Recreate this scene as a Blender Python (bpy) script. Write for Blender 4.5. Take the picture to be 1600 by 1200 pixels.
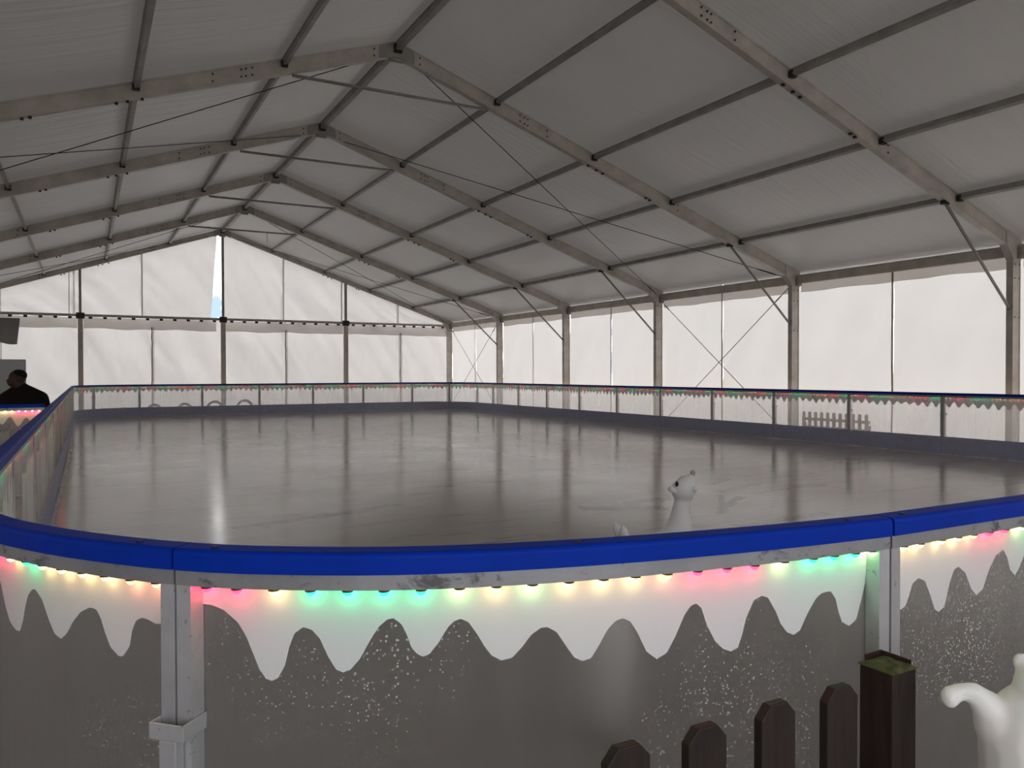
import bpy, bmesh, math, random
from mathutils import Vector, Matrix, noise as mnoise
random.seed(7)
PI = math.pi
for o in list(bpy.data.objects):
    bpy.data.objects.remove(o)
scene = bpy.context.scene
COL = scene.collection

# ------------------------------------------------------------------ camera
EYE = 1.62
YAW, PITCH, ROLL = 0.4975, -0.0142, -0.0020
cam_d = bpy.data.cameras.new('camera')
cam_d.sensor_width = 36.0
cam_d.lens = 36.0 * 1225.36 / 1600.0
cam_d.clip_start = 0.05
cam_d.clip_end = 300
cam = bpy.data.objects.new('camera', cam_d)
COL.objects.link(cam)
_r = Vector((math.cos(YAW), -math.sin(YAW), 0))
_f0 = Vector((math.sin(YAW), math.cos(YAW), 0))
_u0 = Vector((0, 0, 1))
_f = _f0 * math.cos(PITCH) + _u0 * math.sin(PITCH)
_u = _u0 * math.cos(PITCH) - _f0 * math.sin(PITCH)
_rx = _r * math.cos(ROLL) + _u * math.sin(ROLL)
_uy = -_r * math.sin(ROLL) + _u * math.cos(ROLL)
_m = Matrix((_rx, _uy, -_f)).transposed().to_4x4()
_m.translation = Vector((-4.8296, -8.1317, EYE))
cam.matrix_world = _m
scene.camera = cam

# ------------------------------------------------------------------ world (bright overcast sky) and exposure
SKY = 3.5
scene.view_settings.view_transform = 'Standard'
scene.view_settings.look = 'None'
scene.view_settings.gamma = 1.0
scene.view_settings.use_curve_mapping = False
scene.view_settings.exposure = 0.0
world = bpy.data.worlds.new('overcast_sky')
scene.world = world
world.use_nodes = True
wn = world.node_tree
wn.nodes.clear()
w_out = wn.nodes.new('ShaderNodeOutputWorld')
w_bg = wn.nodes.new('ShaderNodeBackground')
w_tc = wn.nodes.new('ShaderNodeTexCoord')
w_no = wn.nodes.new('ShaderNodeTexNoise')
w_no.inputs['Scale'].default_value = 34.0
w_no.inputs['Detail'].default_value = 5.0
w_cr = wn.nodes.new('ShaderNodeValToRGB')
w_cr.color_ramp.elements[0].position = 0.40
w_cr.color_ramp.elements[0].color = (0.20, 0.27, 0.40, 1)
w_cr.color_ramp.elements[1].position = 0.50
w_cr.color_ramp.elements[1].color = (1.0, 0.99, 0.97, 1)
wn.links.new(w_tc.outputs['Generated'], w_no.inputs['Vector'])
wn.links.new(w_no.outputs['Fac'], w_cr.inputs['Fac'])
wn.links.new(w_cr.outputs['Color'], w_bg.inputs['Color'])
# the cloud cover is brighter towards the right side of the tent
w_dot = wn.nodes.new('ShaderNodeVectorMath')
w_dot.operation = 'DOT_PRODUCT'
w_dot.inputs[1].default_value = (0.85, -0.05, 0.5)
w_ma = wn.nodes.new('ShaderNodeMath')
w_ma.operation = 'MULTIPLY_ADD'
w_ma.inputs[1].default_value = 0.32 * SKY
w_ma.inputs[2].default_value = 0.87 * SKY
wn.links.new(w_tc.outputs['Generated'], w_dot.inputs[0])
wn.links.new(w_dot.outputs['Value'], w_ma.inputs[0])
wn.links.new(w_ma.outputs[0], w_bg.inputs['Strength'])
wn.links.new(w_bg.outputs['Background'], w_out.inputs['Surface'])


# ------------------------------------------------------------------ material helpers
class NT:
    def __init__(self, name):
        self.m = bpy.data.materials.new(name)
        self.m.use_nodes = True
        self.t = self.m.node_tree
        self.t.nodes.clear()
        self.out = self.t.nodes.new('ShaderNodeOutputMaterial')

    def n(self, typ, **inp):
        nd = self.t.nodes.new(typ)
        for k, v in inp.items():
            key = k.replace('_', ' ')
            if key in nd.inputs:
                nd.inputs[key].default_value = v
        return nd

    def l(self, a, b):
        self.t.links.new(a, b)

    def coords(self, scale=(1, 1, 1), rot=(0, 0, 0), kind='Object'):
        tc = self.n('ShaderNodeTexCoord')
        mp = self.n('ShaderNodeMapping')
        mp.inputs['Scale'].default_value = scale
        mp.inputs['Rotation'].default_value = rot
        self.l(tc.outputs[kind], mp.inputs['Vector'])
        return mp.outputs['Vector']

    def noise(self, vec, scale, detail=4.0, rough=0.55, dist=0.0):
        nd = self.n('ShaderNodeTexNoise')
        nd.inputs['Scale'].default_value = scale
        nd.inputs['Detail'].default_value = detail
        nd.inputs['Roughness'].default_value = rough
        nd.inputs['Distortion'].default_value = dist
        self.l(vec, nd.inputs['Vector'])
        return nd.outputs['Fac']

    def ramp(self, fac, stops):
        nd = self.n('ShaderNodeValToRGB')
        els = nd.color_ramp.elements
        while len(els) < len(stops):
            els.new(0.5)
        for e, (p, c) in zip(els, stops):
            e.position = p
            e.color = (*c, 1) if len(c) == 3 else c
        self.l(fac, nd.inputs['Fac'])
        return nd.outputs['Color']

    def mixc(self, fac, a, b, mode='MIX'):
        nd = self.t.nodes.new('ShaderNodeMix')
        nd.data_type = 'RGBA'
        nd.blend_type = mode
        for sock, v in ((nd.inputs[0], fac), (nd.inputs[6], a), (nd.inputs[7], b)):
            if hasattr(v, 'is_linked'):
                self.l(v, sock)
            else:
                sock.default_value = v if not isinstance(v, tuple) else ((*v, 1) if len(v) == 3 else v)
        return nd.outputs[2]

    def bump(self, h, strength, dist=0.01, base=None):
        nd = self.n('ShaderNodeBump')
        nd.inputs['Strength'].default_value = strength
        nd.inputs['Distance'].default_value = dist
        self.l(h, nd.inputs['Height'])
        if base is not None:
            self.l(base, nd.inputs['Normal'])
        return nd.outputs['Normal']

    def math(self, op, a, b=0.0):
        nd = self.n('ShaderNodeMath')
        nd.operation = op
        for s, v in ((nd.inputs[0], a), (nd.inputs[1], b)):
            if hasattr(v, 'is_linked'):
                self.l(v, s)
            else:
                s.default_value = v
        return nd.outputs[0]

    def principled(self, color=None, rough=0.5, metal=0.0, spec=0.5, normal=None, **kw):
        p = self.n('ShaderNodeBsdfPrincipled')
        if color is not None:
            if hasattr(color, 'is_linked'):
                self.l(color, p.inputs['Base Color'])
            else:
                p.inputs['Base Color'].default_value = (*color, 1)
        if hasattr(rough, 'is_linked'):
            self.l(rough, p.inputs['Roughness'])
        else:
            p.inputs['Roughness'].default_value = rough
        p.inputs['Metallic'].default_value = metal
        p.inputs['Specular IOR Level'].default_value = spec
        if normal is not None:
            self.l(normal, p.inputs['Normal'])
        for k, v in kw.items():
            p.inputs[k.replace('_', ' ')].default_value = v
        return p

    def mix(self, fac, a, b):
        nd = self.n('ShaderNodeMixShader')
        if hasattr(fac, 'is_linked'):
            self.l(fac, nd.inputs[0])
        else:
            nd.inputs[0].default_value = fac
        self.l(a.outputs[0], nd.inputs[1])
        self.l(b.outputs[0], nd.inputs[2])
        return nd

    def done(self, sh):
        self.l(sh.outputs[0], self.out.inputs['Surface'])
        return self.m


def simple(name, color, rough=0.5, metal=0.0, spec=0.5, var=0.15, scale=6.0, stretch=(1, 1, 1), bump=0.0):
    t = NT(name)
    v = t.coords(stretch)
    f = t.noise(v, scale, 5)
    lo = tuple(c * (1 - var) for c in color)
    hi = tuple(min(1, c * (1 + var)) for c in color)
    c = t.ramp(f, [(0.3, lo), (0.7, hi)])
    nrm = t.bump(f, bump) if bump else None
    return t.done(t.principled(c, rough, metal, spec, nrm))


def m_cloth(name, trans, diff, tint, wr=0.25, ripple=None, gloss=0.5):
    """PVC tent skin: daylight comes through it"""
    t = NT(name)
    v = t.coords((1, 1, 1))
    f = t.noise(v, 0.8, 4)
    c = t.ramp(f, [(0.3, tuple(x * 0.95 for x in tint)), (0.7, tint)])
    h = t.noise(t.coords((1, 1, 0.6)), 5.0, 3, 0.5, 0.3)
    nrm = t.bump(h, wr, 0.02)
    if ripple:
        h2 = t.noise(t.coords(ripple), 1.0, 3, 0.6, 0.2)
        nrm = t.bump(h2, 0.8, 0.03, nrm)
    p = t.principled(t.mixc(1.0, c, (diff, diff, diff), 'MULTIPLY'), 0.42, 0, gloss, nrm)
    tr = t.n('ShaderNodeBsdfTranslucent')
    t.l(c, tr.inputs['Color'])
    t.l(nrm, tr.inputs['Normal'])
    return t.done(t.mix(trans, p, tr))


M = {}
M['wall_cloth'] = m_cloth('white_tent_wall', 0.36, 0.62, (0.945, 0.895, 0.85))
M['wall_cloth_thick'] = m_cloth('thick_tent_wall', 0.18, 0.62, (0.945, 0.895, 0.85))
M['roof_cloth'] = m_cloth('grey_tent_roof', 0.022, 0.52, (0.945, 0.90, 0.855), 0.15, (0.25, 7.0, 0.25), 0.5)


def m_alu(name, color, rough=0.45, metal=0.55):
    t = NT(name)
    v = t.coords((1, 1, 1))
    f = t.noise(v, 2.5, 6, 0.65)
    g = t.noise(v, 38.0, 3, 0.7)
    c = t.ramp(f, [(0.28, tuple(x * 0.72 for x in color)), (0.7, tuple(x * 1.12 for x in color))])
    c = t.mixc(t.math('MULTIPLY', t.math('GREATER_THAN', g, 0.66), 0.5), c, tuple(x * 0.3 for x in color))
    return t.done(t.principled(c, rough, metal, 0.5, t.bump(f, 0.08)))


M['alu'] = m_alu('weathered_aluminium', (0.54, 0.49, 0.44), 0.5, 0.1)
M['alu_dark'] = m_alu('dull_aluminium', (0.33, 0.31, 0.29), 0.5, 0.1)
M['steel'] = m_alu('dull_galvanised_steel', (0.50, 0.495, 0.52), 0.38, 0.35)
def m_tube():
    t = NT('stained_steel_tube')
    v = t.coords()
    f = t.noise(v, 3.0, 6, 0.7)
    st = t.noise(t.coords((1, 1, 1.5)), 11.0, 6, 0.72, 0.4)
    c = t.ramp(f, [(0.3, (0.24, 0.24, 0.26)), (0.7, (0.36, 0.36, 0.38))])
    c = t.mixc(t.math('MULTIPLY', t.ramp(st, [(0.56, (0, 0, 0)), (0.66, (1, 1, 1))]), 0.75), c, (0.045, 0.045, 0.05))
    return t.done(t.principled(c, 0.36, 0.35, 0.5, t.bump(f, 0.06)))


M['tube'] = m_tube()
M['steel_dark'] = simple('blackened_steel', (0.05, 0.05, 0.05), 0.45, 0.8, 0.5)
M['gap'] = simple('black_rubber_joint', (0.01, 0.01, 0.01), 0.8)
M['strap'] = simple('brown_lacing_strap', (0.30, 0.23, 0.15), 0.8, 0, 0.3, 0.3, 20)


def m_blue(name, color, rough):
    t = NT(name)
    v = t.coords()
    f = t.noise(v, 7.0, 5, 0.6)
    c = t.ramp(f, [(0.3, tuple(x * 0.85 for x in color)), (0.75, color)])
    return t.done(t.principled(c, rough, 0, 0.10, t.bump(t.noise(v, 90, 2), 0.04)))


M['blue_cap'] = m_blue('glossy_blue_plastic', (0.0, 0.032, 0.40), 0.5)
M['blue_kick'] = m_blue('frosted_blue_kickboard', (0.44, 0.45, 0.60), 0.5)


def m_panel():
    t = NT('frosted_polycarbonate')
    v = t.coords((1, 1, 1))
    streak = t.noise(t.coords((9.0, 9.0, 0.5)), 2.0, 4, 0.6)
    c = t.ramp(streak, [(0.3, (0.20, 0.198, 0.197)), (0.7, (0.32, 0.317, 0.315))])
    # dried droplets
    vo = t.n('ShaderNodeTexVoronoi')
    vo.inputs['Scale'].default_value = 105.0
    t.l(v, vo.inputs['Vector'])
    patch = t.noise(v, 1.6, 3)
    dot = t.math('LESS_THAN', vo.outputs['Distance'], t.math('MULTIPLY', t.math('SUBTRACT', patch, 0.31), 1.15))
    sel = t.math('GREATER_THAN', vo.outputs['Color'], 0.60)
    dot = t.math('MULTIPLY', dot, sel)
    c = t.mixc(t.math('MULTIPLY', dot, 0.75), c, (0.92, 0.92, 0.92))
    d = t.n('ShaderNodeBsdfDiffuse')
    t.l(c, d.inputs['Color'])
    tl = t.n('ShaderNodeBsdfTranslucent')
    tl.inputs['Color'].default_value = (0.92, 0.92, 0.93, 1)
    dt = t.mix(0.75, d, tl)
    rf = t.n('ShaderNodeBsdfRefraction')
    rf.inputs['Color'].default_value = (0.97, 0.965, 0.96, 1)
    rf.inputs['Roughness'].default_value = 0.42
    rf.inputs['IOR'].default_value = 1.10
    base = t.mix(t.math('ADD', t.math('MULTIPLY', streak, 0.30), 0.62), dt, rf)
    base = t.mix(t.math('MULTIPLY', dot, 0.55), base, d)
    gl = t.n('ShaderNodeBsdfGlossy')
    gl.inputs['Roughness'].default_value = 0.18
    gl.inputs['Color'].default_value = (1, 1, 1, 1)
    fr = t.n('ShaderNodeFresnel')
    fr.inputs['IOR'].default_value = 1.33
    ge = t.n('ShaderNodeNewGeometry')
    front = t.math('MULTIPLY', fr.outputs[0], t.math('SUBTRACT', 1.0, ge.outputs['Backfacing']))
    return t.done(t.mix(front, base, gl))


M['panel'] = m_panel()


def m_clear_panel():
    t = NT('clear_polycarbonate')
    streak = t.noise(t.coords((9.0, 9.0, 0.5)), 2.0, 4, 0.6)
    d = t.n('ShaderNodeBsdfDiffuse')
    d.inputs['Color'].default_value = (0.6, 0.6, 0.6, 1)
    tl = t.n('ShaderNodeBsdfTranslucent')
    tl.inputs['Color'].default_value = (0.92, 0.92, 0.93, 1)
    tr = t.n('ShaderNodeBsdfTransparent')
    tr.inputs['Color'].default_value = (0.975, 0.97, 0.965, 1)
    base = t.mix(t.math('ADD', t.math('MULTIPLY', streak, 0.12), 0.67), t.mix(0.78, d, tl), tr)
    gl = t.n('ShaderNodeBsdfGlossy')
    gl.inputs['Roughness'].default_value = 0.12
    return t.done(t.mix(0.04, base, gl))


M['clear_panel'] = m_clear_panel()


def m_strip():
    t = NT('white_icicle_film')
    d = t.n('ShaderNodeBsdfDiffuse')
    d.inputs['Color'].default_value = (0.93, 0.93, 0.95, 1)
    tl = t.n('ShaderNodeBsdfTranslucent')
    tl.inputs['Color'].default_value = (0.86, 0.85, 0.86, 1)
    gl = t.n('ShaderNodeBsdfGlossy')
    gl.inputs['Roughness'].default_value = 0.3
    return t.done(t.mix(0.03, t.mix(0.30, d, tl), gl))


M['strip'] = m_strip()


def m_emit(name, color, strength):
    """clear coloured bulb that glows"""
    t = NT(name)
    e = t.n('ShaderNodeEmission')
    e.inputs['Color'].default_value = (*color, 1)
    e.inputs['Strength'].default_value = strength
    tr = t.n('ShaderNodeBsdfTransparent')
    return t.done(t.mix(0.55, tr, e))


LED_COL = {'r': (1.0, 0.03, 0.09), 'y': (1.0, 0.68, 0.25), 'o': (1.0, 0.36, 0.16), 'g': (0.01, 1.0, 0.36), 'l': (0.60, 1.0, 0.35)}
LED_POW = {'r': 0.20, 'y': 0.13, 'o': 0.15, 'g': 0.15, 'l': 0.13}
LED = {'r': m_emit('red_led', (1.0, 0.02, 0.06), 9), 'y': m_emit('warm_yellow_led', (1.0, 0.62, 0.18), 9), 'o': m_emit('orange_led', (1.0, 0.30, 0.10), 9),
       'g': m_emit('green_led', (0.01, 1.0, 0.24), 6), 'l': m_emit('lime_led', (0.55, 1.0, 0.25), 8)}
FAR_LED = {}
for _k, _s in (('r', 80), ('y', 30), ('o', 45), ('g', 50), ('l', 33)):
    _t = NT('distant_led_' + {'r': 'red', 'y': 'yellow', 'o': 'orange', 'g': 'green', 'l': 'lime'}[_k])
    _e = _t.n('ShaderNodeEmission')
    _e.inputs['Color'].default_value = (*LED_COL[_k], 1)
    _e.inputs['Strength'].default_value = _s
    FAR_LED[_k] = _t.done(_e)
M['led_base'] = simple('brass_led_base', (0.16, 0.10, 0.04), 0.4, 0.6)


ICE_MARKS = [(-5.04, 4.95, -3.06, 5.36, 0.045, 0.8), (-3.06, 5.36, -1.9, 5.46, 0.03, 0.5), (-2.4, 4.3, 0.8, 5.2, 0.04, 0.5),
             (2.13, 7.22, 2.17, 3.6, 0.06, 0.7), (2.17, 3.6, 2.5, 1.56, 0.04, 0.5), (2.47, -0.17, 3.12, 0.12, 0.05, 0.9),
             (1.06, -1.85, 2.11, -1.15, 0.05, 0.7), (1.25, -1.75, 2.0, -0.9, 0.03, 0.6), (2.48, -1.01, 3.84, -0.94, 0.05, 0.6), (2.1, -0.75, 3.1, -0.4, 0.07, 0.9),
             (-0.06, -0.9, 0.82, -1.3, 0.16, 0.45), (0.73, -2.46, 2.13, -2.36, 0.10, 0.4), (-1.18, 1.35, 1.48, 1.52, 0.05, 0.5),
             (0.46, -0.96, 1.22, -0.76, 0.12, 0.45), (0.2, 2.6, 1.9, 2.1, 0.05, 0.6), (-3.6, -0.2, -1.7, 0.35, 0.10, 0.4), (-2.9, -2.6, -1.6, -2.2, 0.05, 0.6)]


def m_ice():
    t = NT('wet_rink_ice')
    v = t.coords()
    f = t.noise(v, 0.35, 5, 0.6)
    c = t.ramp(f, [(0.3, (0.315, 0.292, 0.272)), (0.7, (0.40, 0.372, 0.348))])
    # long skate and scraper marks
    s1 = t.noise(t.coords((0.35, 3.2, 1), (0, 0, 0.10)), 1.0, 7, 0.68, 0.6)
    s2 = t.noise(t.coords((0.5, 4.5, 1), (0, 0, -0.55)), 1.3, 6, 0.7, 0.9)
    k1 = t.ramp(s1, [(0.56, (0, 0, 0)), (0.68, (1, 1, 1))])
    k2 = t.ramp(s2, [(0.59, (0, 0, 0)), (0.69, (1, 1, 1))])
    c = t.mixc(t.math('MULTIPLY', k1, 0.62), c, (0.13, 0.12, 0.11))
    c = t.mixc(t.math('MULTIPLY', k2, 0.60), c, (0.14, 0.13, 0.115))
    # single long cracks and gouges: (ax, ay, bx, by, half width, strength)
    sep = t.n('ShaderNodeSeparateXYZ')
    t.l(v, sep.inputs[0])
    wob = t.math('MULTIPLY', t.math('SUBTRACT', t.noise(v, 1.1, 4, 0.6), 0.5), 0.35)
    dens = t.noise(v, 4.0, 4, 0.7)
    for ax, ay, bx, by, wd, st in ICE_MARKS:
        L = math.hypot(bx - ax, by - ay)
        ux, uy = (bx - ax) / L, (by - ay) / L
        mx, my = (ax + bx) / 2, (ay + by) / 2
        along = t.math('ADD', t.math('MULTIPLY', sep.outputs[0], ux), t.math('MULTIPLY', sep.outputs[1], uy))
        along = t.math('SUBTRACT', along, mx * ux + my * uy)
        across = t.math('SUBTRACT', t.math('ADD', t.math('MULTIPLY', sep.outputs[0], -uy), t.math('MULTIPLY', sep.outputs[1], ux)), -mx * uy + my * ux)
        across = t.math('ADD', across, wob)
        inside = t.math('LESS_THAN', t.math('ABSOLUTE', along), L / 2)
        near = t.math('SUBTRACT', 1.0, t.math('DIVIDE', t.math('ABSOLUTE', across), wd * 1.5))
        near = t.math('MAXIMUM', near, 0.0)
        f = t.math('MULTIPLY', t.math('MULTIPLY', inside, near), t.math('MULTIPLY', dens, st * 3.6))
        f = t.math('MINIMUM', f, 0.9)
        c = t.mixc(f, c, (0.055, 0.05, 0.046))
    h = t.noise(t.coords((1.2, 2.6, 1)), 2.0, 3, 0.5)
    nrm = t.bump(h, 0.05, 0.02)
    nrm = t.bump(s1, 0.06, 0.02, nrm)
    r = t.math('ADD', t.math('MULTIPLY', t.noise(v, 0.9, 4), 0.15), 0.085)
    return t.done(t.principled(c, r, 0, 0.20, nrm))


M['ice'] = m_ice()
M['slush'] = simple('frosty_ice_crust', (0.50, 0.50, 0.52), 0.6, 0, 0.4, 0.3, 14, bump=0.4)
M['floor'] = simple('grey_matting', (0.28, 0.275, 0.27), 0.75, 0, 0.3, 0.2, 3.0)


def m_wood():
    t = NT('dark_stained_wood')
    g = t.noise(t.coords((14, 14, 1.2)), 3.0, 6, 0.6, 0.5)
    c = t.ramp(g, [(0.3, (0.010, 0.006, 0.005)), (0.7, (0.026, 0.014, 0.011))])
    chips = t.noise(t.coords((20, 20, 6)), 2.2, 3, 0.6)
    c = t.mixc(t.math('GREATER_THAN', chips, 0.735), c, (0.20, 0.14, 0.09))
    return t.done(t.principled(c, 0.6, 0, 0.35, t.bump(g, 0.25)))


M['wood'] = m_wood()
M['wood_top'] = simple('brown_sawn_top', (0.035, 0.016, 0.013), 0.7, 0, 0.3, 0.3, 12)
M['moss'] = simple('green_moss', (0.068, 0.068, 0.030), 0.95, 0, 0.2, 0.5, 40, bump=0.5)
M['tan_wood'] = simple('weathered_tan_wood', (0.30, 0.25, 0.21), 0.75, 0, 0.3, 0.2, 8)


def m_white_plastic(name, c0, sub):
    t = NT(name)
    v = t.coords()
    f = t.noise(v, 5, 3)
    c = t.ramp(f, [(0.3, tuple(x * 0.95 for x in c0)), (0.7, c0)])
    p = t.principled(c, 0.38, 0, 0.35)
    p.inputs['Subsurface Weight'].default_value = sub
    p.inputs['Subsurface Radius'].default_value = (0.06, 0.055, 0.05)
    return t.done(p)


M['plastic'] = m_white_plastic('white_moulded_plastic', (0.92, 0.91, 0.89), 0.2)
M['plastic_cool'] = m_white_plastic('cool_white_plastic', (0.95, 0.96, 0.98), 0.1)
M['black'] = simple('black_gloss_paint', (0.006, 0.006, 0.006), 0.3)
M['pink'] = simple('pale_pink_plastic', (0.62, 0.46, 0.44), 0.45)
M['skin'] = simple('dark_brown_skin', (0.050, 0.020, 0.013), 0.5, 0, 0.4, 0.2, 20)
M['hair'] = simple('cropped_black_hair', (0.006, 0.005, 0.005), 0.8, 0, 0.3, 0.3, 60)
M['jacket'] = simple('black_jacket_cloth', (0.010, 0.007, 0.007), 0.85, 0, 0.2, 0.3, 10, bump=0.2)
M['trousers'] = simple('charcoal_trousers', (0.02, 0.02, 0.022), 0.85, 0, 0.2)
M['cabinet'] = simple('pale_grey_enamel', (0.42, 0.42, 0.43), 0.5, 0, 0.4, 0.05, 3)
M['grey_tarp'] = m_cloth('grey_tarpaulin', 0.25, 0.45, (0.55, 0.53, 0.51))
M['hose'] = simple('grey_rubber_hose', (0.25, 0.24, 0.23), 0.6)


# ------------------------------------------------------------------ mesh helpers
class MB:
    def __init__(self):
        self.bm = bmesh.new()

    def face(self, pts, mi=0):
        vs = [self.bm.verts.new(p) for p in pts]
        f = self.bm.faces.new(vs)
        f.material_index = mi
        return f

    def hexa(self, p, mi=0):
        """8 corners: bottom ring 0-3, top ring 4-7"""
        v = [self.bm.verts.new(q) for q in p]
        for idx in ((3, 2, 1, 0), (4, 5, 6, 7), (0, 1, 5, 4), (1, 2, 6, 5), (2, 3, 7, 6), (3, 0, 4, 7)):
            f = self.bm.faces.new([v[i] for i in idx])
            f.material_index = mi

    def box(self, lo, hi, mi=0):
        x0, y0, z0 = lo
        x1, y1, z1 = hi
        self.hexa([(x0, y0, z0), (x1, y0, z0), (x1, y1, z0), (x0, y1, z0),
                   (x0, y0, z1), (x1, y0, z1), (x1, y1, z1), (x0, y1, z1)], mi)
        return self

    def beam(self, a, b, w, h, up=(0, 0, 1), mi=0):
        """rectangular bar from a to b; h measured along up"""
        a, b = Vector(a), Vector(b)
        d = (b - a).normalized()
        up = Vector(up)
        s = d.cross(up).normalized()
        u = s.cross(d).normalized()
        s *= w / 2
        u *= h / 2
        self.hexa([a - s - u, a + s - u, b + s - u, b - s - u, a - s + u, a + s + u, b + s + u, b - s + u], mi)
        return self

    def prism(self, poly, ext, mi=0):
        """extrude polygon (3d points) by vector"""
        ext = Vector(ext)
        a = [self.bm.verts.new(p) for p in poly]
        b = [self.bm.verts.new(Vector(p) + ext) for p in poly]
        n = len(poly)
        for f in (self.bm.faces.new(a[::-1]), self.bm.faces.new(b)):
            f.material_index = mi
        for i in range(n):
            f = self.bm.faces.new((a[i], a[(i + 1) % n], b[(i + 1) % n], b[i]))
            f.material_index = mi
        return self

    def tube(self, pts, radii, seg=10, caps=True, mi=0, squash=None):
        pts = [Vector(p) for p in pts]
        if not hasattr(radii, '__len__'):
            radii = [radii] * len(pts)
        rings = []
        up = None
        for i, p in enumerate(pts):
            d = (pts[min(i + 1, len(pts) - 1)] - pts[max(i - 1, 0)]).normalized()
            if up is None:
                up = Vector((0, 0, 1)) if abs(d.z) < 0.9 else Vector((0, 1, 0))
            s = d.cross(up).normalized()
            up = s.cross(d).normalized()
            ring = []
            for k in range(seg):
                a = 2 * PI * k / seg
                sx = squash[0] if squash else 1
                sy = squash[1] if squash else 1
                ring.append(self.bm.verts.new(p + s * math.cos(a) * radii[i] * sx + up * math.sin(a) * radii[i] * sy))
            rings.append(ring)
        for i in range(len(rings) - 1):
            for k in range(seg):
                f = self.bm.faces.new((rings[i][k], rings[i][(k + 1) % seg], rings[i + 1][(k + 1) % seg], rings[i + 1][k]))
                f.material_index = mi
                f.smooth = True
        if caps:
            self.bm.faces.new(rings[0][::-1]).material_index = mi
            self.bm.faces.new(rings[-1]).material_index = mi
        return self

    def ball(self, c, r, scale=(1, 1, 1), rot=None, u=16, v=10, mi=0):
        m = Matrix.Translation(Vector(c))
        if rot is not None:
            m = m @ rot.to_4x4()
        m = m @ Matrix.Diagonal((r * scale[0], r * scale[1], r * scale[2], 1))
        res = bmesh.ops.create_uvsphere(self.bm, u_segments=u, v_segments=v, radius=1.0, matrix=m)
        for vv in res['verts']:
            for f in vv.link_faces:
                f.smooth = True
                f.material_index = mi
        return self

    def grid(self, fn, nu, nv, mi=0, smooth=True):
        vs = [[self.bm.verts.new(fn(i / nu, j / nv)) for j in range(nv + 1)] for i in range(nu + 1)]
        for i in range(nu):
            for j in range(nv):
                f = self.bm.faces.new((vs[i][j], vs[i + 1][j], vs[i + 1][j + 1], vs[i][j + 1]))
                f.smooth = smooth
                f.material_index = mi
        return self

    def mesh(self, name, mats):
        me = bpy.data.meshes.new(name)
        bmesh.ops.recalc_face_normals(self.bm, faces=self.bm.faces)
        self.bm.to_mesh(me)
        self.bm.free()
        for m in (mats if isinstance(mats, (list, tuple)) else [mats]):
            me.materials.append(m)
        return me

    def build(self, name, mats, parent=None, bevel=0.0, seg=2):
        o = bpy.data.objects.new(name, self.mesh(name, mats))
        COL.objects.link(o)
        if parent is not None:
            o.parent = parent
        if bevel:
            b = o.modifiers.new('bevel', 'BEVEL')
            b.width = bevel
            b.segments = seg
            b.limit_method = 'ANGLE'
        return o


def use_mesh(name, me, parent=None, loc=None):
    o = bpy.data.objects.new(name, me)
    COL.objects.link(o)
    if parent is not None:
        o.parent = parent
    if loc is not None:
        o.location = loc
    return o


def tag(o, label, cat, group=None, kind=None):
    o['label'] = label
    o['category'] = cat
    if group:
        o['group'] = group
    if kind:
        o['kind'] = kind
    return o


def thing(name, label, cat, loc=(0, 0, 0), rz=0.0, group=None):
    o = bpy.data.objects.new(name, None)
    COL.objects.link(o)
    o.location = loc
    o.rotation_euler = (0, 0, rz)
    return tag(o, label, cat, group)


def struct(name, mb, mats, parent=None, bevel=0.0):
    o = mb.build(name, mats, parent, bevel)
    if parent is None:
        o['kind'] = 'structure'
    return o


def copy_tree(o, parent=None):
    c = o.copy()
    COL.objects.link(c)
    if parent is not None:
        c.parent = parent
    for ch in list(o.children):
        copy_tree(ch, c)
    return c


ORD = ['first', 'second', 'third', 'fourth', 'fifth', 'sixth', 'seventh', 'eighth', 'ninth', 'tenth',
       'eleventh', 'twelfth', 'thirteenth', 'fourteenth', 'fifteenth']

# ------------------------------------------------------------------ measures of the tent
HALF = 10.0
YG = 25.0                      # far gable
YF = -10.0                     # gable behind the camera
ZR, ZE = 5.6757 + EYE, 2.2457 + EYE
SLOPE = (ZR - ZE) / HALF
NRM = Vector((SLOPE, 0, 1)).normalized()
FRAMES = [-10, -5, 0, 5, 10, 15, 20, 25]


def roofz(x):
    return ZR - SLOPE * abs(x)


# ------------------------------------------------------------------ setting
_mb = MB()
_mb.face([(-45, -45, 0), (45, -45, 0), (45, 60, 0), (-45, 60, 0)])
struct('floor', _mb, M['floor'])

# roof skin, sagging a little between the frames
def roof_fn(side):
    def fn(u, v):
        x = side * (HALF + 0.12) * u
        y = YF + (YG + 0.40 - YF) * v
        fy = ((y - YF) % 5.0) / 5.0
        sag = 0.035 * math.sin(PI * fy) * math.sin(PI * min(1, max(0, (u * 5) % 1.0)))
        z = roofz(x) + 0.135 - sag + 0.006 * mnoise.noise(Vector((x * 0.8, y * 2.2, 3.0 * side)))
        return (x, y, z)
    return fn


_mb = MB()
_mb.grid(roof_fn(1), 40, 160)
_mb.grid(roof_fn(-1), 40, 160)
struct('ceiling', _mb, M['roof_cloth'])


def folds(a, b, seed, amp=1.0):
    """how far a hanging curtain bulges: a across 0-1, b height 0-1 (1 = top)"""
    e = math.sin(PI * a)
    s = 0.035 * e * math.sin(PI * min(1, b * 1.1))
    s += 0.045 * mnoise.noise(Vector((a * 3.2 + b * 2.6, b * 0.9 - a * 0.7, seed * 3.7)))
    s += 0.026 * mnoise.noise(Vector((a * 8 + b * 7, b * 1.3 - a * 1.2, seed * 1.9))) * (0.4 + 0.6 * (1 - e))
    s += 0.010 * mnoise.noise(Vector((a * 22 - b * 7, b * 4.0 + a * 6, seed * 5.1)))
    return s * amp


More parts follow.
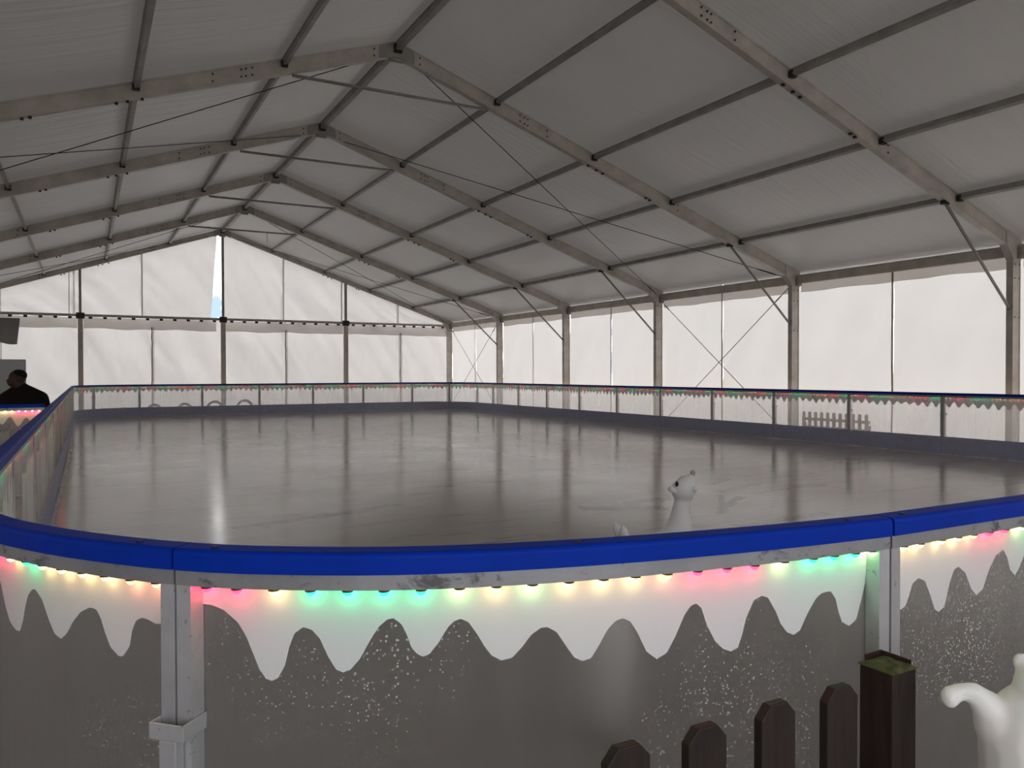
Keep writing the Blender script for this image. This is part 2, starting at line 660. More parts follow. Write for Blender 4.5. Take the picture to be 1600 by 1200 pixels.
def side_wall(name, sx, label_only=False):
    mb = MB()
    n = 0
    for k in range(7):
        y0 = YF + 5 * k
        for h in range(2):
            n += 1
            a0 = y0 + h * 2.503
            a1 = a0 + 2.497
            seed = n + (0 if sx > 0 else 40)

            def fn(u, v, a0=a0, a1=a1, seed=seed):
                return (sx * (HALF + 0.03 + folds(u, v, seed)), a0 + (a1 - a0) * u, 0.01 + (ZE + 0.135 - 0.01) * v)
            mb.grid(fn, 22, 30)
    cloth = M['wall_cloth'] if sx > 0 else M['wall_cloth_thick']
    w = struct(name, mb, cloth)
    # second layer of cloth hanging from the eave beam
    mb = MB()
    for k in range(7):
        y0 = YF + 5 * k + 0.1
        mb.grid(lambda u, v, y0=y0: (sx * (HALF + 0.015 + 0.008 * mnoise.noise(Vector((u * 14, v, y0)))), y0 + 4.8 * u,
                                     ZE - 0.36 - 0.03 * mnoise.noise(Vector((u * 6, 0, y0))) * (1 - v) + 0.38 * v), 40, 4)
    mb.build('valance', M['wall_cloth'], w)
    for k in range(7):
        ym = YF + 5 * k + 2.5
        pts = []
        for i in range(24):
            z = 0.02 + (ZE - 0.02) * i / 23
            pts.append((sx * (HALF - 0.01), ym - 0.012 + 0.010 * mnoise.noise(Vector((k * 3.1, z * 1.2, 0))), z))
        MB().tube(pts, 0.014, 6).build('seam_strap', M['strap'], w)
        MB().tube([(sx * (HALF + 0.0), p[1] + 0.03 + 0.012 * mnoise.noise(Vector((k * 1.7, p[2] * 2, 5))), p[2]) for p in pts], 0.005, 5).build('lacing_cord', M['strap'], w)
    return w


side_wall('wall_right', 1)
side_wall('wall_left', -1)

# far gable: upper cloth, lower curtains
GB = 2.1564 + EYE               # gable beam height
GX = [-10, -5, 0, 5, 10]


def gable_wall():
    mb = MB()
    # upper cloth, one sheet per bay half; the bay left of the centre post stops short and shows the sky
    secs = [(-10.1, -7.47), (-7.53, -5.17), (-5.23, -2.89), (-2.95, -0.30), (0.0, 2.43), (2.37, 4.91), (4.85, 7.43), (7.37, 10.1)]
    for i, (a0, a1) in enumerate(secs):
        def fn(u, v, a0=a0, a1=a1, i=i):
            x = a0 + (a1 - a0) * u
            if i == 3:
                x -= 0.14 * u * (1 - v) - 0.13 * u * v
            zt = roofz(x) + 0.125
            z = GB - 0.02 + (zt - GB + 0.02) * v
            return (x, YG + 0.13 + folds(u, v, 80 + i, 1.8), z)
        mb.grid(fn, 26, 24)
    for i, (a0, a1) in enumerate([(-10.1, -7.50), (-7.54, -4.97), (-5.03, -2.55), (-2.60, 0.02), (-0.02, 2.52), (2.48, 5.03), (4.97, 7.54), (7.50, 10.1)]):
        def fn(u, v, a0=a0, a1=a1, i=i):
            return (a0 + (a1 - a0) * u, YG + 0.17 + folds(u, v, 120 + i, 2.6), 0.01 + (GB - 0.05) * v)
        mb.grid(fn, 30, 30)
    w = struct('wall_back', mb, M['wall_cloth'])
    mb = MB()
    for i, (a0, a1) in enumerate([(-9.9, -5.1), (-4.9, -0.25), (0.1, 4.9), (5.1, 9.9)]):
        mb.grid(lambda u, v, a0=a0, a1=a1, i=i: (a0 + (a1 - a0) * u, YG + 0.02 + 0.01 * mnoise.noise(Vector((u * 9, v, i))),
                                                 GB - 0.48 + 0.05 * mnoise.noise(Vector((u * 5, 7, i))) * (1 - v) + 0.42 * v), 50, 4)
    mb.build('valance', M['wall_cloth'], w)
    for x in (-5.36, -2.92, 2.4, 4.84, 7.41):
        MB().tube([(x, YG + 0.02, GB + 0.03), (x + 0.01, YG + 0.02, roofz(x) - 0.1)], 0.012, 6).build('seam_cord', M['alu_dark'], w)
    for x in (-7.52, -2.58, 2.49, 7.52):
        pts = [(x + 0.02 * mnoise.noise(Vector((x, z * 0.9, 0))) - 0.01, YG, z * 0.2) for z in range(0, 18)]
        MB().tube(pts, 0.022, 6).build('seam_strap', M['strap'], w)
        MB().tube([(p[0] + 0.06, p[1], p[2]) for p in pts], 0.009, 5).build('lacing_cord', M['strap'], w)
    return w


gable_wall()
_mb = MB()
_mb.face([(-10, YF, 2.4), (10, YF, 2.4), (10, YF, roofz(10) + 0.1), (0, YF, roofz(0) + 0.1), (-10, YF, roofz(10) + 0.1)])
for _a, _b in ((-10, -7.0), (-2.3, 10)):
    _mb.face([(_a, YF, 0), (_b, YF, 0), (_b, YF, 2.4), (_a, YF, 2.4)])
struct('wall_front', _mb, M['wall_cloth'])

# ------------------------------------------------------------------ tent frames
FD, FW = 0.24, 0.12
FRAME_NAME = {25: 'against the far gable wall', 20: 'first in front of the far gable', 15: 'second in front of the far gable',
              10: 'third in front of the far gable', 5: 'fourth in front of the far gable', 0: 'nearest on the right, cut by the right picture edge',
              -5: 'over the near end of the rink', -10: 'at the open entrance end'}


def channel(mb, a, b, w, h, up):
    """box profile with flange lips, like an extruded keder beam"""
    mb.beam(a, b, w * 0.84, h - 0.006, up)
    u = Vector(up)
    d = (Vector(b) - Vector(a)).normalized()
    s = d.cross(u).normalized()
    u = s.cross(d).normalized()
    for e in (-1, 1):
        o = u * (e * (h / 2 - 0.012))
        mb.beam(Vector(a) + o, Vector(b) + o, w, 0.024, up)


for y in FRAMES:
    t = thing('tent_truss', 'grey portal truss of the tent, ' + FRAME_NAME[y], 'tent truss', (0, y, 0), 0, 'portal trusses of the tent')
    gable = (y == 25)
    for s in (-1, 1):
        mb = MB()
        channel(mb, (s * 0.10, 0, roofz(0.10)), (s * 9.90, 0, roofz(9.90)), FW, FD if not gable else 0.2, (s * SLOPE, 0, 1))
        # splice bolts and clamps
        for xb in (2.45, 2.55, 2.62, 3.05, 0.42, 6.3):
            for dz in (-0.06, 0.055):
                c = Vector((s * xb, -FW / 2 - 0.004, roofz(xb) + dz))
                mb.tube([c, c + Vector((0, -0.006, 0))], 0.016, 8, True, 1)
        for xb in (4.05, 4.25, 4.4, 5.5, 5.6):
            c = Vector((s * xb, 0, roofz(xb) - 0.14))
            mb.box((c.x - 0.022, -0.022, c.z - 0.018), (c.x + 0.022, 0.022, c.z + 0.02), 1)
        mb.build('rafter', [M['alu'], M['steel_dark']], t)
        mb = MB()
        channel(mb, (s * 9.88, 0, 0.0), (s * 9.88, 0, ZE + 0.0), FW, 0.24, (s, 0, 0))
        for zb in (3.55, 3.72, 3.3, 2.6):
            for dx in (-0.07, 0.06):
                c = Vector((s * 9.88 + dx, -FW / 2 - 0.004, zb))
                mb.tube([c, c + Vector((0, -0.006, 0))], 0.013, 8, True, 1)
        cl = mb.build('column', [M['alu'], M['steel_dark']], t)
        MB().box((s * 9.88 - 0.2, -0.16, 0), (s * 9.88 + 0.2, 0.16, 0.015)).build('base_plate', M['steel'], cl)
        # eave joint
        MB().prism([(s * 9.55, -0.072, roofz(9.55) + 0.11), (s * 10.02, -0.072, ZE + 0.11), (s * 10.02, -0.072, ZE - 0.22),
                    (s * 9.76, -0.072, ZE - 0.22), (s * 9.55, -0.072, roofz(9.55) - 0.125)][:: s], (0, 0.144, 0)).build('eave_joint', M['alu'], t)
        if not gable:
            MB().tube([(s * 7.87, 0, roofz(7.87) - 0.14), (s * 9.76, 0, 1.135 + EYE)], 0.026, 10).build('knee_brace', M['alu_dark'], t)
            MB().box((s * 7.87 - 0.08, -0.04, roofz(7.87) - 0.17), (s * 7.87 + 0.05, 0.04, roofz(7.87) - 0.10)).build('brace_clamp', M['steel_dark'], t)
    # ridge joint
    mb = MB()
    mb.prism([(-0.32, -0.07, roofz(0.32) + 0.11), (0, -0.07, ZR + 0.12), (0.32, -0.07, roofz(0.32) + 0.11),
              (0.32, -0.07, roofz(0.32) - 0.12), (0.10, -0.07, ZR - 0.16), (-0.10, -0.07, ZR - 0.16), (-0.32, -0.07, roofz(0.32) - 0.12)][::-1], (0, 0.14, 0))
    mb.tube([(-0.12, 0, ZR - 0.17), (0.12, 0, ZR - 0.17)], 0.055, 10)
    mb.build('ridge_joint', M['alu_dark'], t)
    if not gable:
        mb = MB()
        mb.tube([(-1.80, 0, 4.905 + EYE), (1.75, 0, 4.905 + EYE)], 0.028, 8)
        mb.build('tie_bar', M['alu_dark'], t)
        if y == 20:
            MB().tube([(0.75, 0, 4.9 + EYE), (0.75, 0, 4.55 + EYE)], 0.008, 5).build('hanging_cord', M['steel_dark'], t)

# purlins, ridge beams and eave beams
PT = [0.195, 0.4137, 0.6128, 0.8117]
BAY = {20: 'bay against the far gable', 15: 'second bay from the far gable', 10: 'third bay from the far gable',
       5: 'fourth bay from the far gable', 0: 'fifth bay from the far gable', -5: 'sixth bay from the far gable',
       -10: 'bay at the open entrance end'}
PW = ['highest purlin', 'second-highest purlin', 'third-highest purlin', 'lowest purlin']


def bar(name, label, a, b, w, h, up, mat, cat, group):
    a, b = Vector(a), Vector(b)
    t = thing(name, label, cat, a, 0, group)
    mb = MB()
    channel(mb, (0, 0, 0), b - a, w, h, up)
    mb.build('bar', mat, t)
    for c in (Vector((0, 0.03, 0)), b - a - Vector((0, 0.03, 0))):
        MB().box((c.x - w * 0.7, c.y - 0.035, -h * 0.75), (c.x + w * 0.7, c.y + 0.035, h * 0.25)).build('end_bracket', M['steel_dark'] if name != 'eave_beam' else M['alu_dark'], t)
    return t


for y in [-10, -5, 0, 5, 10, 15, 20]:
    y0, y1 = y + 0.07, y + 4.93
    bar('ridge_beam', 'grey ridge beam at the roof peak, ' + BAY[y], (0, y0, ZR + 0.02), (0, y1, ZR + 0.02), 0.10, 0.14, (0, 0, 1), M['alu_dark'], 'roof beam', 'ridge beams')
    for s, sn in ((-1, 'left'), (1, 'right')):
        for i, tt in enumerate(PT):
            x = s * 10 * tt
            z = roofz(x) + 0.055
            bar('roof_purlin', f'{PW[i]} on the {sn} roof slope, ' + BAY[y], (x, y0, z), (x, y1, z), 0.075, 0.10, (s * SLOPE, 0, 1), M['alu_dark'], 'roof beam', 'purlins of the ' + sn + ' roof slope')
        bar('eave_beam', f'grey eave beam above the {sn} wall curtain, ' + BAY[y], (s * 9.93, y0, ZE - 0.06), (s * 9.93, y1, ZE - 0.06), 0.10, 0.20, (0, 0, 1), M['alu'], 'roof beam', 'eave beams')

# gable posts and rails
for x, nm in ((-5, 'left'), (0, 'middle'), (5, 'right')):
    t = thing('gable_post', f'grey aluminium {nm} upright post of the far gable wall', 'post', (x, 24.93, 0), 0, 'posts of the far gable')
    mb = MB()
    channel(mb, (0, 0, 0), (0, 0, GB), 0.17, 0.14, (0, 1, 0))
    mb.build('lower_post', M['alu'], t)
    mb = MB()
    channel(mb, (0, 0, GB), (0, 0, roofz(x) - 0.1), 0.09, 0.1, (0, 1, 0))
    mb.build('upper_post', M['alu_dark'], t)
    MB().box((-0.14, -0.08, GB - 0.12), (0.14, 0.06, GB + 0.1)).build('connector', M['steel_dark'], t, 0.01)
GBN = ['far left', 'left of the middle post', 'right of the middle post', 'far right']
for i in range(4):
    a, b = max(GX[i] + 0.13, -9.72), min(GX[i + 1] - 0.13, 9.72)
    t = thing('gable_rail', f'grey aluminium horizontal rail of the far gable, {GBN[i]}', 'rail', (a, 24.93, GB), 0, 'horizontal rails of the far gable')
    mb = MB()
    channel(mb, (0, 0, 0), (b - a, 0, 0), 0.1, 0.10, (0, 0, 1))
    mb.build('rail', M['alu'], t)
    mb = MB()
    for k in range(10):
        xx = 0.2 + (b - a - 0.4) * k / 9
        mb.box((xx - 0.06, -0.02, -0.12), (xx + 0.06, 0.02, -0.05))
    mb.build('curtain_clip', M['steel_dark'], t)

# bracing cables
def cable(label, a, b, group, turn=0.12):
    a, b = Vector(a), Vector(b)
    t = thing('bracing_cable', label, 'cable', a, 0, group)
    d = b - a
    MB().tube([(0, 0, 0), d], 0.0085, 6).build('wire', M['steel_dark'], t)
    p = d * turn
    q = d * (turn + 0.05)
    MB().tube([p, p.lerp(q, 0.2), p.lerp(q, 0.8), q], [0.009, 0.015, 0.015, 0.009], 8).build('turnbuckle', M['steel_dark'], t)


for y, bn in ((5, 'fourth bay from the far gable'), (20, 'bay against the far gable')):
    for s, sn in ((-1, 'left'), (1, 'right')):
        cable(f'roof cable from near ridge to far eave, {sn} slope, {bn}', (s * 0.5, y + 0.1, roofz(0.5) - 0.07), (s * 9.75, y + 4.9, roofz(9.75) - 0.07), 'roof bracing cables', 0.94)
        cable(f'roof cable from far ridge to near eave, {sn} slope, {bn}', (s * 0.5, y + 4.9, roofz(0.5) - 0.10), (s * 9.75, y + 0.1, roofz(9.75) - 0.10), 'roof bracing cables', 0.93)
    cable(f'wall cable sloping down towards the near column, {bn}', (9.9, y + 4.85, ZE - 0.2), (9.9, y + 0.15, 0.1), 'wall bracing cables', 0.02)
    cable(f'wall cable sloping down towards the far column, {bn}', (9.86, y + 0.15, ZE - 0.25), (9.86, y + 4.85, 0.1), 'wall bracing cables', 0.04)

# ------------------------------------------------------------------ the rink
TOP = EYE - 0.379
ICE = 0.12
NEAR_Y, FAR_Y, LX, RX, RAD = -6.785, 22.09, -5.2, 8.92, 2.0


class Path:
    """centre line of a barrier panel; at(s) gives position and outward normal"""
    def __init__(self, pts, out):
        self.p = [Vector((a[0], a[1])) for a in pts]
        self.c = [0.0]
        for a, b in zip(self.p, self.p[1:]):
            self.c.append(self.c[-1] + (b - a).length)
        self.L = self.c[-1]
        self.out = out           # +1: outward normal is to the right of travel

    def raw(self, s):
        s = min(max(s, 0), self.L)
        for i in range(len(self.c) - 1):
            if s <= self.c[i + 1] + 1e-9:
                break
        f = (s - self.c[i]) / (self.c[i + 1] - self.c[i])
        return self.p[i].lerp(self.p[i + 1], f)

    def at(self, s, n, z):
        e = 0.03
        a, b = self.raw(s - e), self.raw(s + e)
        d = (b - a).normalized()
        nv = Vector((d.y, -d.x)) * self.out
        q = self.raw(s) + nv * n
        return Vector((q.x, q.y, z))


def catmull(pts, m=8):
    P = [Vector((p[0], p[1])) for p in pts]
    P = [2 * P[0] - P[1]] + P + [2 * P[-1] - P[-2]]
    out = []
    for i in range(1, len(P) - 2):
        for k in range(m):
            t = k / m
            a, b, c, d = P[i - 1], P[i], P[i + 1], P[i + 2]
            out.append(0.5 * ((2 * b) + (-a + c) * t + (2 * a - 5 * b + 4 * c - d) * t * t + (-a + 3 * b - 3 * c + d) * t ** 3))
    out.append(P[-2])
    return out


def arc(cx, cy, r, a0, a1, n=16):
    return [(cx + r * math.cos(math.radians(a0 + (a1 - a0) * i / n)), cy + r * math.sin(math.radians(a0 + (a1 - a0) * i / n))) for i in range(n + 1)]


NEAR_CORNER = [(-5.2, -4.75), (-5.175, -5.05), (-5.12, -5.42), (-5.03, -5.70), (-4.886, -5.96), (-4.749, -6.146), (-4.643, -6.264), (-4.509, -6.378),
               (-4.268, -6.522), (-4.008, -6.620), (-3.712, -6.692), (-3.364, -6.748), (-2.99, -6.784)]



def sweep(path, prof, name, mat, parent, org, step=0.12, s0=0.0, s1=None, closed=True, smooth=False):
    """sweep a closed (n,z) outline along the path"""
    s1 = path.L if s1 is None else s1
    n = max(1, int(round((s1 - s0) / step))) if len(path.p) > 2 else 1
    mb = MB()
    rings = []
    for i in range(n + 1):
        s = s0 + (s1 - s0) * i / n
        rings.append([mb.bm.verts.new(path.at(s, a, z) - org) for a, z in prof])
    m = len(prof)
    for i in range(n):
        for k in range(m):
            f = mb.bm.faces.new((rings[i][k], rings[i + 1][k], rings[i + 1][(k + 1) % m], rings[i][(k + 1) % m]))
            f.smooth = smooth
    mb.bm.faces.new(rings[0])
    mb.bm.faces.new(rings[-1][::-1])
    return mb.build(name, mat, parent)


def rect(n0, n1, z0, z1):
    return [(n0, z0), (n1, z0), (n1, z1), (n0, z1)]


def drip_outline(L, rnd):
    """icicle edge below the tube: list of (s, depth)"""
    cnt = max(4, int(round(L / 0.178)))
    pts = []
    s = 0.0
    hi = rnd.uniform(0.06, 0.09)
    w = L / cnt
    for i in range(cnt):
        lo = rnd.uniform(0.15, 0.205)
        hi2 = rnd.uniform(0.075, 0.115)
        for k in range(8):
            f = k / 8
            if f < 0.5:
                d = hi + (lo - hi) * (0.5 - 0.5 * math.cos(PI * f * 2))
            else:
                d = hi2 + (lo - hi2) * (0.5 - 0.5 * math.cos(PI * (2 - f * 2)))
            pts.append((s + w * f, d))
        hi = hi2
        s += w
    pts.append((L, hi))
    return pts


def pix_ray(u, v):
    a, b = (u - 800) / 1225.36, -(v - 600) / 1225.36
    return (_f + _rx * a + _uy * b)


LED_BULB = {}


LED_LAMP = {}


def led_meshes():
    for k, c in LED_COL.items():
        ld = bpy.data.lights.new(k + '_led_lamp', 'POINT')
        ld.color = c
        ld.energy = LED_POW[k]
        ld.shadow_soft_size = 0.004
        LED_LAMP[k] = ld
    for k, m in LED.items():
        mb = MB()
        mb.tube([(0, 0, 0), (0, 0, -0.007)], [0.013, 0.012], 12, True, 0)
        mb.ball((0, 0, -0.007), 0.0105, (1, 1, 0.95), None, 12, 8, 1)
        LED_BULB[k] = mb.mesh('led_bulb', [M['led_base'], m])


led_meshes()
SEQ = 'gggrrrroooyyyylgggggrrrryyyo'


def barrier(label, path, group, rnd, leds=None, drips=None, detail=False, cat='rink barrier', offset=0):
    L = path.L
    mid = path.raw(L / 2)
    org = Vector((mid.x, mid.y, 0))
    t = thing('rink_barrier', label, cat, org, 0, group)
    g = 0.0025
    # blue cap with rounded top edges
    w, h = 0.037, 0.047
    cap = []
    for n0, z0 in ((-w, TOP - h), (w, TOP - h)):
        cap.append((n0, z0))
    for k in range(5):
        a = PI / 2 * k / 4
        cap.append((w - 0.012 + 0.012 * math.cos(a), TOP - 0.012 + 0.012 * math.sin(a)))
    for k in range(5):
        a = PI / 2 + PI / 2 * k / 4
        cap.append((-w + 0.012 + 0.012 * math.cos(a), TOP - 0.012 + 0.012 * math.sin(a)))
    sweep(path, cap, 'cap_rail', M['blue_cap'], t, org, 0.08, g, L - g)
    if detail:
        for s in (0.08, 0.5 * L, L - 0.12):
            c = path.at(s, 0.002, TOP + 0.001) - org
            MB().tube([c - Vector((0, 0, 0.002)), c + Vector((0, 0, 0.0015))], 0.008, 10).build('screw_head', M['steel_dark'], t)
    zt = TOP - h
    sweep(path, rect(-0.026, 0.030, zt - 0.034, zt), 'top_tube', M['tube'], t, org, 0.08, g, L - g)
    pw, z1 = 0.038, zt - 0.034
    for s0, s1 in ((g, pw), (L - pw, L - g)):
        sweep(path, rect(-0.026, 0.028, 0.0, z1), 'end_post', M['steel'], t, org, 0.5, s0, s1)
    sweep(path, rect(-0.022, -0.016, 0.10, z1), 'frosted_panel' if detail else 'clear_panel', M['panel'] if detail else M['clear_panel'], t, org, 0.025 if detail else 0.1, pw, L - pw)
    # blue kickboard on the ice side
    sweep(path, rect(-0.042, -0.027, ICE - 0.04, 0.445), 'kickboard', M['blue_kick'], t, org, 0.12, g, L - g)
    # icicle strip on the outer face
    if drips is None:
        drips = [(pw + s, d) for s, d in drip_outline(L - 2 * pw, rnd)]
    mb = MB()
    top, bot = [], []
    for s, d in drips:
        top.append(mb.bm.verts.new(path.at(s, -0.0145, z1 + 0.001) - org))
        bot.append(mb.bm.verts.new(path.at(s, -0.0145, z1 - d) - org))
    for i in range(len(drips) - 1):
        mb.bm.faces.new((top[i], top[i + 1], bot[i + 1], bot[i]))
    st = mb.build('icicle_strip', M['strip'], t)
    so = st.modifiers.new('thick', 'SOLIDIFY')
    so.thickness = 0.0012
    so.offset = -1
    # string of leds under the tube
    n_led = int(L / 0.0745)
    if leds is None:
        leds = [(pw + 0.03 + (L - 2 * pw - 0.06) * i / (n_led - 1), SEQ[(i + offset) % len(SEQ)]) for i in range(n_led)]
    sq = sweep(path, rect(-0.004, 0.012, z1 - 0.003, z1), 'light_string', M['led_base'], t, org, 0.12, pw, L - pw)
    if detail:
        for s, k in leds:
            lb = use_mesh('led_bulb', LED_BULB[k], sq, path.at(s, 0.004, z1 - 0.002) - org)
            ld = LED_LAMP[k]
            lo = bpy.data.objects.new('led_lamp', ld)
            COL.objects.link(lo)
            lo.parent = lb
            lo.location = (0, 0, -0.010)
    else:
        mb = MB()
        keys = list(LED)
        for s, k in leds:
            c = path.at(s, 0.004, z1 - 0.010) - org
            mb.ball(c, 0.0105, (1, 1, 1), None, 6, 4, keys.index(k))
        o = mb.build('led_bulbs', [FAR_LED[k] for k in keys], sq)
        o['kind'] = 'stuff'
    return t


def stand(label, path, s, group):
    """steel support outside a joint: upright in a collar, slanting brace and foot"""
    p0 = path.at(s, 0, 0)
    n = (path.at(s, 1, 0) - p0)
    ang = math.atan2(n.y, n.x)
    t = thing('barrier_support', label, 'support', p0, ang, group)
    # local x = outward
    zc = 0.868
    mb = MB()
    mb.box((0.030, -0.022, 0.0), (0.058, 0.022, zc - 0.038))
    mb.build('upright', M['steel'], t, 0.003)
    mb = MB()
    for y in (-0.0435, 0.0395):
        mb.box((-0.03, y, zc - 0.036), (0.060, y + 0.004, zc))
    mb.box((0.058, -0.0435, zc - 0.036), (0.062, 0.0435, zc))
    mb.build('collar', M['steel'], t, 0.0015)
    mb = MB()
    mb.tube([(0.01, -0.044, zc - 0.018), (0.01, -0.061, zc - 0.018)], 0.005, 8)
    mb.tube([(0.01, -0.045, zc - 0.018), (0.01, -0.052, zc - 0.018)], 0.0095, 6)
    mb.build('bolt', M['steel_dark'], t)
    mb = MB()
    mb.beam((0.058, 0, 0.42), (0.20, 0, 0.03), 0.04, 0.04, (0, 1, 0))
    mb.build('brace', M['steel'], t)
    MB().box((0.03, -0.03, 0.0), (0.225, 0.03, 0.03)).build('foot', M['steel'], t)
    return t


def near_path(i0, i1):
    full = catmull(NEAR_CORNER, 6)
    return Path(full[i0 * 6:i1 * 6 + 1], 1)


rnd = random.Random(11)
pa = near_path(0, 6)          # left corner panel
pb = near_path(6, 12)         # corner panel in the middle of the picture
pc = Path([(-2.99, -6.784), (-2.0, NEAR_Y), (-1.02, NEAR_Y)], 1)


def trace(path, pix, n_off=-0.0145):
    """outline traced on the panel: where each sight line meets the panel sheet, as (distance along, depth below tube)"""
    eye = cam.matrix_world.translation
    out = []
    N = 400
    sheet = [path.at(path.L * i / N, n_off, 0) for i in range(N + 1)]
    for u, v in pix:
        d = pix_ray(u, v)
        best = None
        for i in range(N):
            p, q = sheet[i], sheet[i + 1]
            ex, ey = q.x - p.x, q.y - p.y
            den = d.x * ey - d.y * ex
            if abs(den) < 1e-9:
                continue
            tt = ((p.x - eye.x) * ey - (p.y - eye.y) * ex) / den
            ss = ((p.x - eye.x) * d.y - (p.y - eye.y) * d.x) / den
            if tt > 0 and -0.02 <= ss <= 1.02:
                best = (path.L * (i + ss) / N, eye.z + d.z * tt)
                break
        if best:
            out.append(best)
    z1 = TOP - 0.047 - 0.034
    res = []
    for s, z in out:
        if not res or s > res[-1][0] + 1e-4:
            res.append((s, max(0.004, z1 - z)))
    return res


# outlines of the printed icicles on the three nearest panels
PIX_B = [(318, 944), (330, 945), (350, 953), (372, 973), (385, 995), (395, 1020), (405, 1045), (415, 1060), (424, 1064), (434, 1060), (445, 1040), (452, 1010), (460, 990), (473, 980), (487, 984), (500, 998), (512, 1025), (525, 1046), (536, 1051), (548, 1046), (562, 1030), (580, 998), (592, 979), (605, 968), (615, 966), (627, 975), (636, 993), (643, 1012), (652, 1022), (661, 1026), (671, 1022), (684, 1006), (700, 980), (710, 970), (720, 967), (732, 972), (745, 990), (757, 1010), (768, 1024), (783, 1032), (800, 1028), (815, 1012), (830, 992), (845, 981), (856, 980), (870, 988), (885, 1010), (897, 1027), (910, 1033), (924, 1028), (935, 1010), (950, 983), (962, 970), (973, 966), (985, 971), (997, 990), (1010, 1018), (1026, 1030), (1042, 1020), (1055, 995), (1070, 960), (1080, 946), (1088, 943), (1096, 950), (1105, 978), (1118, 1003), (1130, 1014), (1142, 1018), (1153, 1012), (1160, 990), (1166, 965), (1178, 938), (1190, 931), (1200, 934), (1212, 955), (1220, 975), (1230, 988), (1240, 992), (1250, 985), (1262, 958), (1275, 935), (1285, 926), (1298, 924), (1306, 936), (1310, 955), (1316, 972), (1327, 978), (1338, 968), (1345, 940), (1352, 910), (1359, 892)]
PIX_A = [(0, 905), (3, 920), (8, 945), (15, 970), (25, 985), (30, 986), (35, 970), (38, 950), (43, 930), (50, 921), (55, 921), (65, 935), (75, 965), (85, 990), (95, 998), (104, 990), (113, 972), (125, 957), (140, 949), (150, 952), (157, 965), (163, 985), (172, 1010), (185, 1025), (192, 1025), (202, 1010), (206, 985), (212, 970), (222, 965), (232, 968), (243, 975), (252, 974)]
PIX_C = [(1408, 952), (1415, 945), (1420, 930), (1425, 912), (1435, 903), (1445, 908), (1453, 930), (1460, 952), (1466, 956), (1475, 948), (1482, 915), (1490, 890), (1497, 885), (1508, 895), (1517, 920), (1525, 930), (1535, 920), (1545, 890), (1555, 868), (1567, 859), (1573, 870), (1578, 890), (1585, 899), (1593, 885), (1600, 865)]


def near_drips(path, pix, fill_start=False, fill_end=False):
    tr = trace(path, pix)
    lo, hi = tr[0][0], tr[-1][0]
    pw = 0.038
    if fill_start and lo > pw + 0.05:
        pre = [(pw + s, d) for s, d in drip_outline(lo - pw, random.Random(3))][:-1]
        tr = pre + tr
    elif lo > pw:
        tr = [(pw, tr[0][1])] + tr
    if fill_end and hi < path.L - pw - 0.05:
        tr = tr + [(hi + s, d) for s, d in drip_outline(path.L - pw - hi, random.Random(5))][1:]
    elif hi < path.L - pw:
        tr = tr + [(path.L - pw, tr[-1][1])]
    return [(min(max(s, pw), path.L - pw), d) for s, d in tr]


def near_leds(path, pix):
    r = trace(path, [(u, v) for u, v, k in pix], 0.004)
    return [(s, pix[i][2]) for i, (s, d) in enumerate(r)]


LP_B = [(323, 918, 'r'), (370, 920, 'r'), (428, 921, 'y'), (485, 922, 'g'), (543, 921, 'g'), (600, 921, 'g'), (658, 920, 'g'), (718, 919, 'l'), (776, 919, 'y'),
        (832, 918, 'l'), (889, 915, 'y'), (943, 911, 'y'), (993, 908, 'y'), (1043, 903, 'o'), (1090, 900, 'r'), (1136, 896, 'r'), (1179, 892, 'r'), (1225, 886, 'l'),
        (1270, 881, 'g'), (1303, 875, 'g'), (1336, 870, 'g'), (1361, 865, 'l')]
LP_A = [(-12, 870, 'r'), (3, 873, 'r'), (18, 876, 'y'), (42, 882, 'g'), (68, 888, 'y'), (97, 893, 'y'), (130, 898, 'y'), (165, 903, 'y'), (205, 908, 'o'), (245, 913, 'o')]
LP_C = [(1411, 857, 'y'), (1437, 851, 'y'), (1470, 846, 'y'), (1496, 842, 'y'), (1520, 836, 'o'), (1545, 831, 'r'), (1570, 827, 'r'), (1597, 823, 'l')]


def extend_leds(ls, path, before, seq):
    ls = list(ls)
    k = 0
    if before:
        s = ls[0][0] - 0.075
        while s > 0.06:
            ls.insert(0, (s, seq[k % len(seq)]))
            s -= 0.075
            k += 1
    else:
        s = ls[-1][0] + 0.075
        while s < path.L - 0.06:
            ls.append((s, seq[k % len(seq)]))
            s += 0.075
            k += 1
    return ls


GN = 'rink barrier panels'
bpy.context.view_layer.update()
barrier('frosted barrier with lit icicle trim, cut by the left picture edge', pa, GN, rnd,
        extend_leds(near_leds(pa, LP_A), pa, True, 'rrggggyyyooorrrr'), near_drips(pa, PIX_A, True), True)
barrier('large curved frosted barrier with lit icicle trim, centre, behind the dark fence', pb, GN, rnd, near_leds(pb, LP_B), near_drips(pb, PIX_B), True)
barrier('frosted barrier with lit icicle trim, right of the mossy fence post', pc, GN, rnd,
        extend_leds(near_leds(pc, LP_C), pc, False, 'ggggglyyyooorrrr'), near_drips(pc, PIX_C, False, True), True)
GS = 'barrier supports'
stand('steel barrier support between the two lit barriers at the near left corner', pb, 0.0, GS)
stand('steel barrier support behind the mossy fence post', pc, 0.0, GS)
stand('steel barrier support where the near left curve meets the left side', pa, 0.0, GS)

